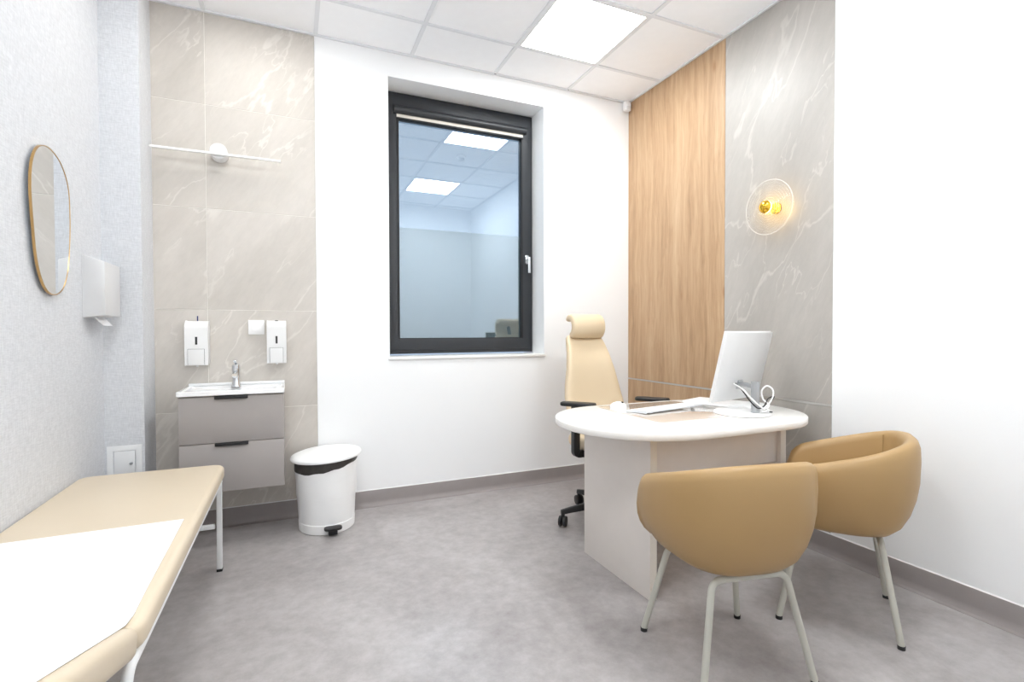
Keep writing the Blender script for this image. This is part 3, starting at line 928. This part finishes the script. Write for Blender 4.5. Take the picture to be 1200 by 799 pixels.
t = thing('computer_mouse', (-0.915, -1.150, MZ), 'white computer mouse on the desk mat left of the keyboard', 'mouse', rz=math.radians(12))
rings = []
for k in range(9):
    u = -1 + 2 * k / 8
    w = 0.031 * math.sqrt(max(1 - abs(u) ** 2.6, 0.02))
    hh = 0.034 * (1 - 0.75 * abs(u) ** 2.2) * (1 - 0.12 * u)
    rings.append([(w * math.cos(a_), 0.055 * u, max(0.0, hh * (math.sin(a_)) ** 0.8 if math.sin(a_) > 0 else 0)) for a_ in [math.pi * j / 10 for j in range(11)]])
obj('mouse_shell', loft(B(), rings), M['whpl'], t, local=True, smooth=1.0)
obj('scroll_wheel', cyl(B(), (-0.004, -0.026, 0.028), 0.007, 0.008, 14, 'x'), M['blackpl'], t, local=True, smooth=0.8)

# flat white tray under the monitor
A0 = Vector((-0.468, -1.145)); d_ = Vector((0.355, -0.935)).normalized(); e_ = Vector((0.935, 0.355)).normalized()
q = [A0, A0 + d_ * 0.37, A0 + d_ * 0.37 + e_ * 0.215, A0 + e_ * 0.215]
bm = prism(B(), [(v.x, v.y) for v in q], DZ + 0.004, DZ + 0.016)
t = thing('document_tray', (q[0].x, q[0].y, DZ), 'flat white tray lying on the desk under the monitor', 'tray')
obj('tray_plate', bm, M['whpl'], t, bevel=0.003)
for v in (0.12, 0.88):
    for w in (0.12, 0.88):
        c_ = A0 + d_ * 0.37 * v + e_ * 0.215 * w
        obj('tray_foot', cyl(B(), (c_.x, c_.y, DZ + 0.0002), 0.008, 0.004, 10), M['rubber'], t)

# monitor on a post stand
n_ = Vector((0.238, -0.971, 0)).normalized()      # towards the back of the monitor
s_ = Vector((0.971, 0.238, 0)).normalized()
t = thing('computer_monitor', (-0.470, -1.590, DZ), 'white-backed computer monitor on a round foot, seen from behind', 'monitor')
BL = Vector((-0.545, -1.438, 0.778)); MWd, MHt, lean = 0.475, 0.372, 0.225
upv = (n_ * math.sin(lean) + Vector((0, 0, 1)) * math.cos(lean))
outn = s_.cross(upv).normalized()                 # panel normal
if outn.dot(n_) < 0: outn = -outn


def mp(u, v, w):
    return tuple(BL + s_ * u + upv * v + outn * w)


def mbox(bm, u0, u1, v0, v1, w0, w1):
    return loft(bm, [[mp(u0, v0, w), mp(u1, v0, w), mp(u1, v1, w), mp(u0, v1, w)] for w in (w0, w1)])


obj('monitor_back', mbox(B(), 0, MWd, 0, MHt, -0.014, 0.004), M['whpl2'], t, bevel=0.003)
obj('screen', mbox(B(), 0.008, MWd - 0.008, 0.012, MHt - 0.008, -0.0155, -0.0142), M['screen'], t)
px, py = -0.447, -1.622
obj('stand_foot', lathe(B(), [(0, 0.0), (0.128, 0.0), (0.131, 0.003), (0.131, 0.008), (0.127, 0.011), (0, 0.012)], (-0.476, -1.566, DZ + 0.0026), 48), M['whpl'], t, smooth=0.6)
obj('stand_post', cyl(B(), (px, py, DZ + 0.0146), 0.0195, 0.150, 20), M['steel'], t, smooth=0.6)
hitp = Vector(mp(0.23, 0.085, 0.004))
ap = Vector((px, py, DZ + 0.135))
arm = obj('stand_arm', tube(B(), [ap, (ap + hitp) / 2 + Vector((0, 0, 0.006)), hitp], 0.012, 10), M['steel'], t, smooth=0.8)
obj('mount_plate', mbox(B(), 0.208, 0.252, 0.062, 0.108, 0.0042, 0.012), M['steel'], t, bevel=0.002)

pb = Vector(mp(0.165, 0.095, 0.008))


def Q(lat, front, z):
    return Vector((px + 0.65 * lat - 0.76 * front, py - 0.76 * lat - 0.65 * front, z))


wpts = [pb, Q(-0.055, 0.034, 0.862), Q(-0.018, 0.038, 0.822), Q(0.018, 0.036, 0.788), Q(0.042, 0.022, 0.772), Q(0.060, 0.004, 0.790), Q(0.034, -0.006, 0.815), Q(0.028, -0.010, 0.855),
        Q(0.050, -0.012, 0.880), Q(0.076, -0.010, 0.862), Q(0.074, -0.004, 0.822), Q(0.050, 0.008, 0.785), Q(0.026, 0.018, 0.768), Q(0.038, 0.022, 0.758), Q(0.058, 0.012, 0.768), Q(0.056, 0.004, 0.7525)]
w = tube(B(), smooth_path(wpts, 6), 0.0038, 8)
tag(obj('white_cable', w, M['whpl'], None, smooth=1.0), 'looped white cable hanging behind the monitor post', 'cable')
bp_ = [pb + s_ * 0.02, Q(-0.050, 0.026, 0.846), Q(-0.022, 0.032, 0.806), Q(0.012, 0.030, 0.774), Q(0.040, 0.012, 0.786), Q(0.056, -0.012, 0.818), Q(0.082, -0.020, 0.828), Q(0.066, -0.026, 0.800),
       Q(0.046, -0.010, 0.772), Q(0.060, -0.014, 0.755), Q(0.075, -0.020, 0.7525)]
w = tube(B(), smooth_path(bp_, 6), 0.0030, 8)
tag(obj('black_cable', w, M['cableb'], None, smooth=1.0), 'thin black cable tangled with the white one behind the monitor', 'cable')


# ------------------------------------------------------------------ tub chairs
def tub_chair():
    t = thing('tub_chair', (0, 0, 0), 'x', 'chair')
    W, RR, FY, ex = 0.266, 0.275, 0.185, 2.5
    path = []
    for k in range(7):
        y = FY * (1 - k / 7)
        path.append(Vector((-W + 0.030 * (y / FY) ** 2, y)))
    K = 28
    for k in range(K + 1):
        a_ = math.pi * k / K
        c_, s2 = math.cos(a_), math.sin(a_)
        path.append(Vector((-W * (abs(c_) ** (2 / ex)) * (1 if c_ > 0 else -1), -RR * s2 ** (2 / ex) if s2 > 1e-6 else 0)))
    for k in range(6, -1, -1):
        y = FY * (1 - k / 7)
        path.append(Vector((W - 0.030 * (y / FY) ** 2, y)))
    # resample evenly
    acc = [0.0]
    for a_, b_ in zip(path[:-1], path[1:]):
        acc.append(acc[-1] + (b_ - a_).length)
    NS = 64
    st = []
    for i in range(NS + 1):
        d = acc[-1] * i / NS
        j = max(k for k in range(len(acc)) if acc[k] <= d + 1e-9)
        j = min(j, len(path) - 2)
        f = (d - acc[j]) / max(acc[j + 1] - acc[j], 1e-9)
        st.append((path[j].lerp(path[j + 1], f), d))
    # denser towards the two front ends
    tot = acc[-1]
    rings = []
    for i, (p, d) in enumerate(st):
        a_, b_ = st[max(i - 1, 0)][0], st[min(i + 1, NS)][0]
        tg = (b_ - a_).normalized()
        nin = Vector((tg.y, -tg.x))
        if nin.dot(-p + Vector((0, 0.02))) < 0:
            nin = -nin
        e = min(d, tot - d)
        kf = min(1.0, max(0.0, (p.y + RR) / (RR + FY)))
        zt = 0.742 - 0.132 * kf
        r = 0.075
        if e < r:
            zt -= r - math.sqrt(max(r * r - (r - e) ** 2, 0))
        zt = max(zt, 0.50)
        zb = 0.360
        hz_ = zt - zb
        prof = [(0.150, zb), (0.114, zb + 0.004), (0.082, zb + 0.016), (0.052, zb + 0.12 * hz_), (0.028, zb + 0.25 * hz_), (0.012, zb + 0.40 * hz_), (0.003, zb + 0.56 * hz_),
                (0.0, zb + 0.78 * hz_), (0.002, zt - 0.034), (0.009, zt - 0.012), (0.020, zt - 0.002), (0.031, zt), (0.042, zt - 0.004), (0.052, zt - 0.016), (0.057, zt - 0.032),
                (0.062, zb + 0.62 * hz_), (0.072, zb + 0.42 * hz_), (0.10, zb + 0.30 * hz_), (0.150, zb + 0.26 * hz_)]
        # arm fronts roll back a touch
        rings.append([(p.x + nin.x * q_, p.y + nin.y * q_, z) for q_, z in prof])
    bm = B()
    loft(bm, rings)
    inner = [r_[0] for r_ in rings]
    vs = [bm.verts.new(v) for v in inner]
    bm.faces.new(vs)
    sh = obj('shell', bm, M['leather'], t, local=True, smooth=0.75)
    # seat pad and the front edge
    def plan(ins, fy):
        return [(x * (W - ins) / W, max(y, -10) if y < 0 else y) for x, y in [(p.x, p.y * (1 - ins / RR) if p.y < 0 else min(p.y, fy)) for p, d in st[::2]]]
    rings = [[(x, y, 0.364) for x, y in plan(0.115, 0.165)], [(x, y, 0.374) for x, y in plan(0.095, 0.178)], [(x, y, 0.44) for x, y in plan(0.072, 0.188)], [(x, y, 0.462) for x, y in plan(0.076, 0.182)], [(x, y, 0.474) for x, y in plan(0.088, 0.165)], [(x, y, 0.478) for x, y in plan(0.12, 0.12)]]
    obj('seat', loft(B(), rings), M['leather'], t, local=True, smooth=0.8)
    # welted vertical seams inside the back
    for s in (-1, 1):
        p = []
        for z in (0.50, 0.56, 0.62, 0.675, 0.712):
            ins = 0.064 - (z - 0.5) * 0.02
            i = int(NS * (0.5 + s * 0.165))
            pp, d = st[i]
            tg = (st[i + 1][0] - st[i - 1][0]).normalized()
            nin = Vector((tg.y, -tg.x))
            if nin.dot(-pp) < 0: nin = -nin
            ins -= 0.002
            p.append((pp.x + nin.x * ins, pp.y + nin.y * ins, z))
        obj('seam', tube(B(), p, 0.0022, 6), M['leather'], sh, local=True, smooth=1.0).parent = t
    for sx in (-1, 1):
        for sy in (-1, 1):
            fy_ = 0.190 if sy > 0 else -0.200
            ty_ = 0.125 if sy > 0 else -0.145
            top = Vector((sx * 0.135, ty_, 0.348))
            foot = Vector((sx * 0.202, fy_, 0.010))
            p = fillet([Vector((sx * 0.0005, ty_, 0.349)), top, foot], 0.045, 8)
            l = obj('leg', tube(B(), p, 0.0115, 12), M['leg'], t, local=True, smooth=0.9)
            cap_ = cyl(B(), (foot.x, foot.y, 0.0), 0.0125, 0.014, 12)
            c = obj('foot_cap', cap_, M['rubber'], t, local=True)
            m0 = c.location.copy()
            c.parent = l
            c.location = m0 - l.location
    return t


def copy_tree(o, parent=None):
    c = o.copy()
    COL.objects.link(c)
    if parent is not None:
        c.parent = parent
    for ch in list(o.children):
        copy_tree(ch, c)
    return c


ch1 = tub_chair()
ch2 = copy_tree(ch1)
for o, loc, fwd, lab in ((ch1, (-1.134, -2.075, 0), (0.20, 0.98), 'tan tub chair nearest the camera, its back turned to us'),
                         (ch2, (-0.474, -2.034, 0), (-0.59, 0.807), 'tan tub chair in the right corner by the white wall, turned sideways')):
    o.location = loc
    o.rotation_euler = (0, 0, math.atan2(fwd[1], fwd[0]) - math.pi / 2)
    tag(o, lab, 'chair', 'tan tub chairs in front of the desk')

# ------------------------------------------------------------------ office chair (faces -y)
OX, OY = -0.727, -0.866
t = thing('office_chair', (OX, OY, 0), 'high-backed honey-coloured office chair with headrest behind the desk', 'office chair')
hub = obj('base_hub', lathe(B(), [(0.0, 0.085), (0.038, 0.085), (0.045, 0.09), (0.045, 0.135), (0.034, 0.145), (0.0, 0.145)], (0, 0, 0), 20), M['blackpl'], t, local=True, smooth=0.6)
c0 = math.atan2(-0.811 + 0.866, -1.098 + 0.727)
for k in range(5):
    a_ = c0 + k * 2 * math.pi / 5
    ca_, sa_ = math.cos(a_), math.sin(a_)
    rr = 0.345
    pr = [(0.035, 0.115, 0.024, 0.022), (0.18, 0.108, 0.020, 0.019), (0.30, 0.093, 0.016, 0.015), (rr + 0.012, 0.084, 0.013, 0.013)]
    rings = []
    for d, z, hw, hh in pr:
        rings.append([(d * ca_ - u * sa_, d * sa_ + u * ca_, z + v) for u, v in ((-hw, -hh), (hw, -hh), (hw * 0.7, hh), (-hw * 0.7, hh))])
    sp_ = obj('spoke', loft(B(), rings), M['blackpl'], t, local=True, bevel=0.003)
    cx_, cy_ = rr * ca_, rr * sa_
    a2 = a_ + 0.9 + 0.5 * k
    c2, s2 = math.cos(a2), math.sin(a2)
    for s in (-1, 1):
        cen = Vector((cx_ - s2 * 0.014 * s, cy_ + c2 * 0.014 * s, 0.031))
        ax = Vector((-s2, c2, 0))
        rg = []
        for rad, off in ((0.022, -0.010), (0.030, -0.007), (0.031, 0.0), (0.030, 0.007), (0.022, 0.010)):
            rg.append([tuple(cen + ax * off + Vector((c2 * math.cos(q_) * rad, s2 * math.cos(q_) * rad, math.sin(q_) * rad))) for q_ in [2 * math.pi * j / 18 for j in range(18)]])
        wl = obj('caster_wheel', loft(B(), rg), M['blackpl'], t, local=True, smooth=0.6)
        loc = wl.location.copy(); wl.parent = sp_; wl.location = loc - sp_.location
    wl = obj('caster_fork', lathe(B(), [(0, 0.045), (0.012, 0.045), (0.012, 0.075), (0.0, 0.075)], (cx_, cy_, 0), 10), M['blackpl'], t, local=True)
    loc = wl.location.copy(); wl.parent = sp_; wl.location = loc - sp_.location
obj('gas_column', lathe(B(), [(0.0, 0.146), (0.027, 0.146), (0.027, 0.28), (0.015, 0.282), (0.015, 0.40), (0, 0.40)], (0, 0, 0), 18), M['blackpl'], t, local=True, smooth=0.5)
obj('tilt_mechanism', pad(B(), 0, 0.02, 0.09, 0.13, 0.03, 0.395, 0.438, 0.01), M['blackpl'], t, local=True, smooth=0.7)
obj('seat', pad(B(), 0, -0.015, 0.243, 0.235, 0.09, 0.44, 0.525, 0.035), M['leather2'], t, local=True, smooth=0.9)
# back support spine
obj('back_spine', tube(B(), fillet([(0, 0.12, 0.415), (0, 0.30, 0.43), (0.01, 0.335, 0.60), (0.02, 0.45, 0.95)], 0.06, 6), 0.022, 8), M['blackpl'], t, local=True, smooth=0.9)
# backrest: tapered cushion leaning back
rows = []
spec = [(0.545, 0.185, 0.010), (0.552, 0.202, 0.024), (0.575, 0.213, 0.034), (0.64, 0.219, 0.038), (0.72, 0.214, 0.040), (0.80, 0.201, 0.040), (0.90, 0.180, 0.038), (1.00, 0.159, 0.036), (1.07, 0.145, 0.034), (1.10, 0.136, 0.030), (1.117, 0.122, 0.022), (1.123, 0.104, 0.008)]
NR = 36
for z, hw, th in spec:
    yc_ = 0.225 + (z - 0.55) * 0.385 + 0.02 * math.sin((z - 0.55) / 0.57 * math.pi * 2)
    ring = []
    for k in range(NR):
        q_ = 2 * math.pi * k / NR
        cu, su = math.cos(q_), math.sin(q_)
        u = math.copysign(abs(cu) ** 0.42, cu)
        v = math.copysign(abs(su) ** 0.60, su)
        ring.append((hw * u + 0.034, yc_ + th * v - 0.028 * u * u + 0.02, z))
    rows.append(ring)
obj('backrest', loft(B(), rows), M['leather2'], t, local=True, smooth=0.9)
# headrest: bent pad, top edge curling backwards
cl = [(0.080, 0.118), (0.062, 0.131), (0.034, 0.134), (0.008, 0.119), (-0.008, 0.088), (-0.008, 0.052), (0.006, 0.024), (0.030, 0.010)]
cl = [(p.x, p.y) for p in smooth_path([(a_, b_, 0) for a_, b_ in cl], 4)]
hy, hz = 0.385, 1.108


def hsec(k, th):
    outl, inl = [], []
    N = len(cl)
    for i, (y, z) in enumerate(cl):
        a_, b_ = cl[max(i - 1, 0)], cl[min(i + 1, N - 1)]
        tx, tz = b_[0] - a_[0], b_[1] - a_[1]
        L_ = math.hypot(tx, tz); nx, nz = tz / L_, -tx / L_
        e = min(i, N - 1 - i)
        h_ = th * (0.55 if e == 0 else 0.9 if e == 1 else 1.0)
        yy, zz = 0.03 + (y - 0.03) * k, 0.075 + (z - 0.075) * k
        outl.append((yy + nx * h_, zz + nz * h_)); inl.append((yy - nx * h_, zz - nz * h_))
    return outl + inl[::-1]


rings = []
for x, k, th in ((-0.126, 0.90, 0.006), (-0.124, 0.94, 0.014), (-0.117, 0.98, 0.020), (-0.104, 1.0, 0.0225), (0.0, 1.0, 0.0225), (0.104, 1.0, 0.0225), (0.117, 0.98, 0.020), (0.124, 0.94, 0.014), (0.126, 0.90, 0.006)):
    rings.append([(x + 0.042, hy + y, hz + z) for y, z in hsec(k, th)])
obj('headrest', loft(B(), rings), M['leather2'], t, local=True, smooth=0.9)
obj('headrest_stem', tube(B(), [(0.025, 0.455, 1.03), (0.025, 0.465, 1.11), (0.025, 0.435, 1.19)], 0.016, 8), M['blackpl'], t, local=True, smooth=0.9)
for s in (-1, 1):
    ar = obj('armrest', tube(B(), fillet([(s * 0.16, 0.0, 0.432), (s * 0.285, 0.0, 0.432), (s * 0.285, 0.0, 0.71)], 0.02, 5), 0.019, square=True), M['blackpl'], t, local=True, bevel=0.004)
    pm = pad(B(), 0, 0, 0.042, 0.105, 0.03, 0.0, 0.022, 0.008)
    bmesh.ops.transform(pm, matrix=Matrix.Translation((s * 0.268, 0.0, 0.711)) @ Matrix.Rotation(math.radians(40), 4, 'Z'), verts=pm.verts)
    pd_ = obj('arm_pad', pm, M['blackpl'], t, local=True, smooth=0.8)
    loc = pd_.location.copy(); pd_.parent = ar; pd_.location = loc - ar.location

# ------------------------------------------------------------------ glass disc wall lamp
sy_, sz_ = -1.374, 1.840
t = thing('wall_sconce', (0, sy_, sz_), 'ribbed clear glass disc wall lamp with a gold bulb on the stone slab', 'wall lamp')
obj('sconce_base', lathe(B(), [(0, -0.0006), (0.032, -0.0006), (0.032, -0.010), (0.018, -0.014), (0.016, -0.060), (0, -0.060)], (0, sy_, sz_), 28, 'x'), M['brass'], t, smooth=0.5)
prof = [(0.022, -0.066), (0.148, -0.066), (0.152, -0.063), (0.152, -0.059), (0.148, -0.056), (0.022, -0.056), (0.022, -0.066)]
gd = obj('glass_disc', loft(B(), [circ((h_, sy_, sz_), r, 64, 'x') for r, h_ in prof], cap=False), M['glass'], t, smooth=0.5)
for k in range(9):
    r = 0.040 + 0.0139 * k
    rb_ = [[(-0.0665 + q[0], sy_ + (r + q[1]) * math.cos(a_), sz_ + (r + q[1]) * math.sin(a_)) for q in ((0, -0.0016), (-0.0016, 0), (0, 0.0016))] for a_ in [2 * math.pi * j / 64 for j in range(65)]]
    obj('rib' if k < 8 else 'rim', loft(B(), rb_, cap=False), M['glass_rib' if k < 8 else 'glass_rim'], gd, smooth=1.2)
obj('bulb', lathe(B(), [(0.012, -0.060), (0.017, -0.066), (0.029, -0.073), (0.035, -0.083), (0.036, -0.090)], (0, sy_, sz_), 28, 'x'), M['bulb'], t, smooth=1.0)
obj('bulb_mirror_cap', lathe(B(), [(0.0362, -0.090), (0.0335, -0.102), (0.024, -0.112), (0.011, -0.117), (0.0, -0.118)], (0, sy_, sz_), 28, 'x'), M['brass'], t, smooth=1.0)

# ------------------------------------------------------------------ ceiling corner sensor
t = thing('corner_sensor', (-0.04, -0.03, 2.91), 'small white sensor box in the ceiling corner above the wood panel', 'sensor')
obj('sensor_housing', bx(-0.066, -0.018, -0.058, -0.018, 2.912, H - 0.003), M['whpl'], t, bevel=0.004)
obj('sensor_lens', bx(-0.060, -0.024, -0.060, -0.0575, 2.918, 2.945), M['whpl2'], t, bevel=0.001)
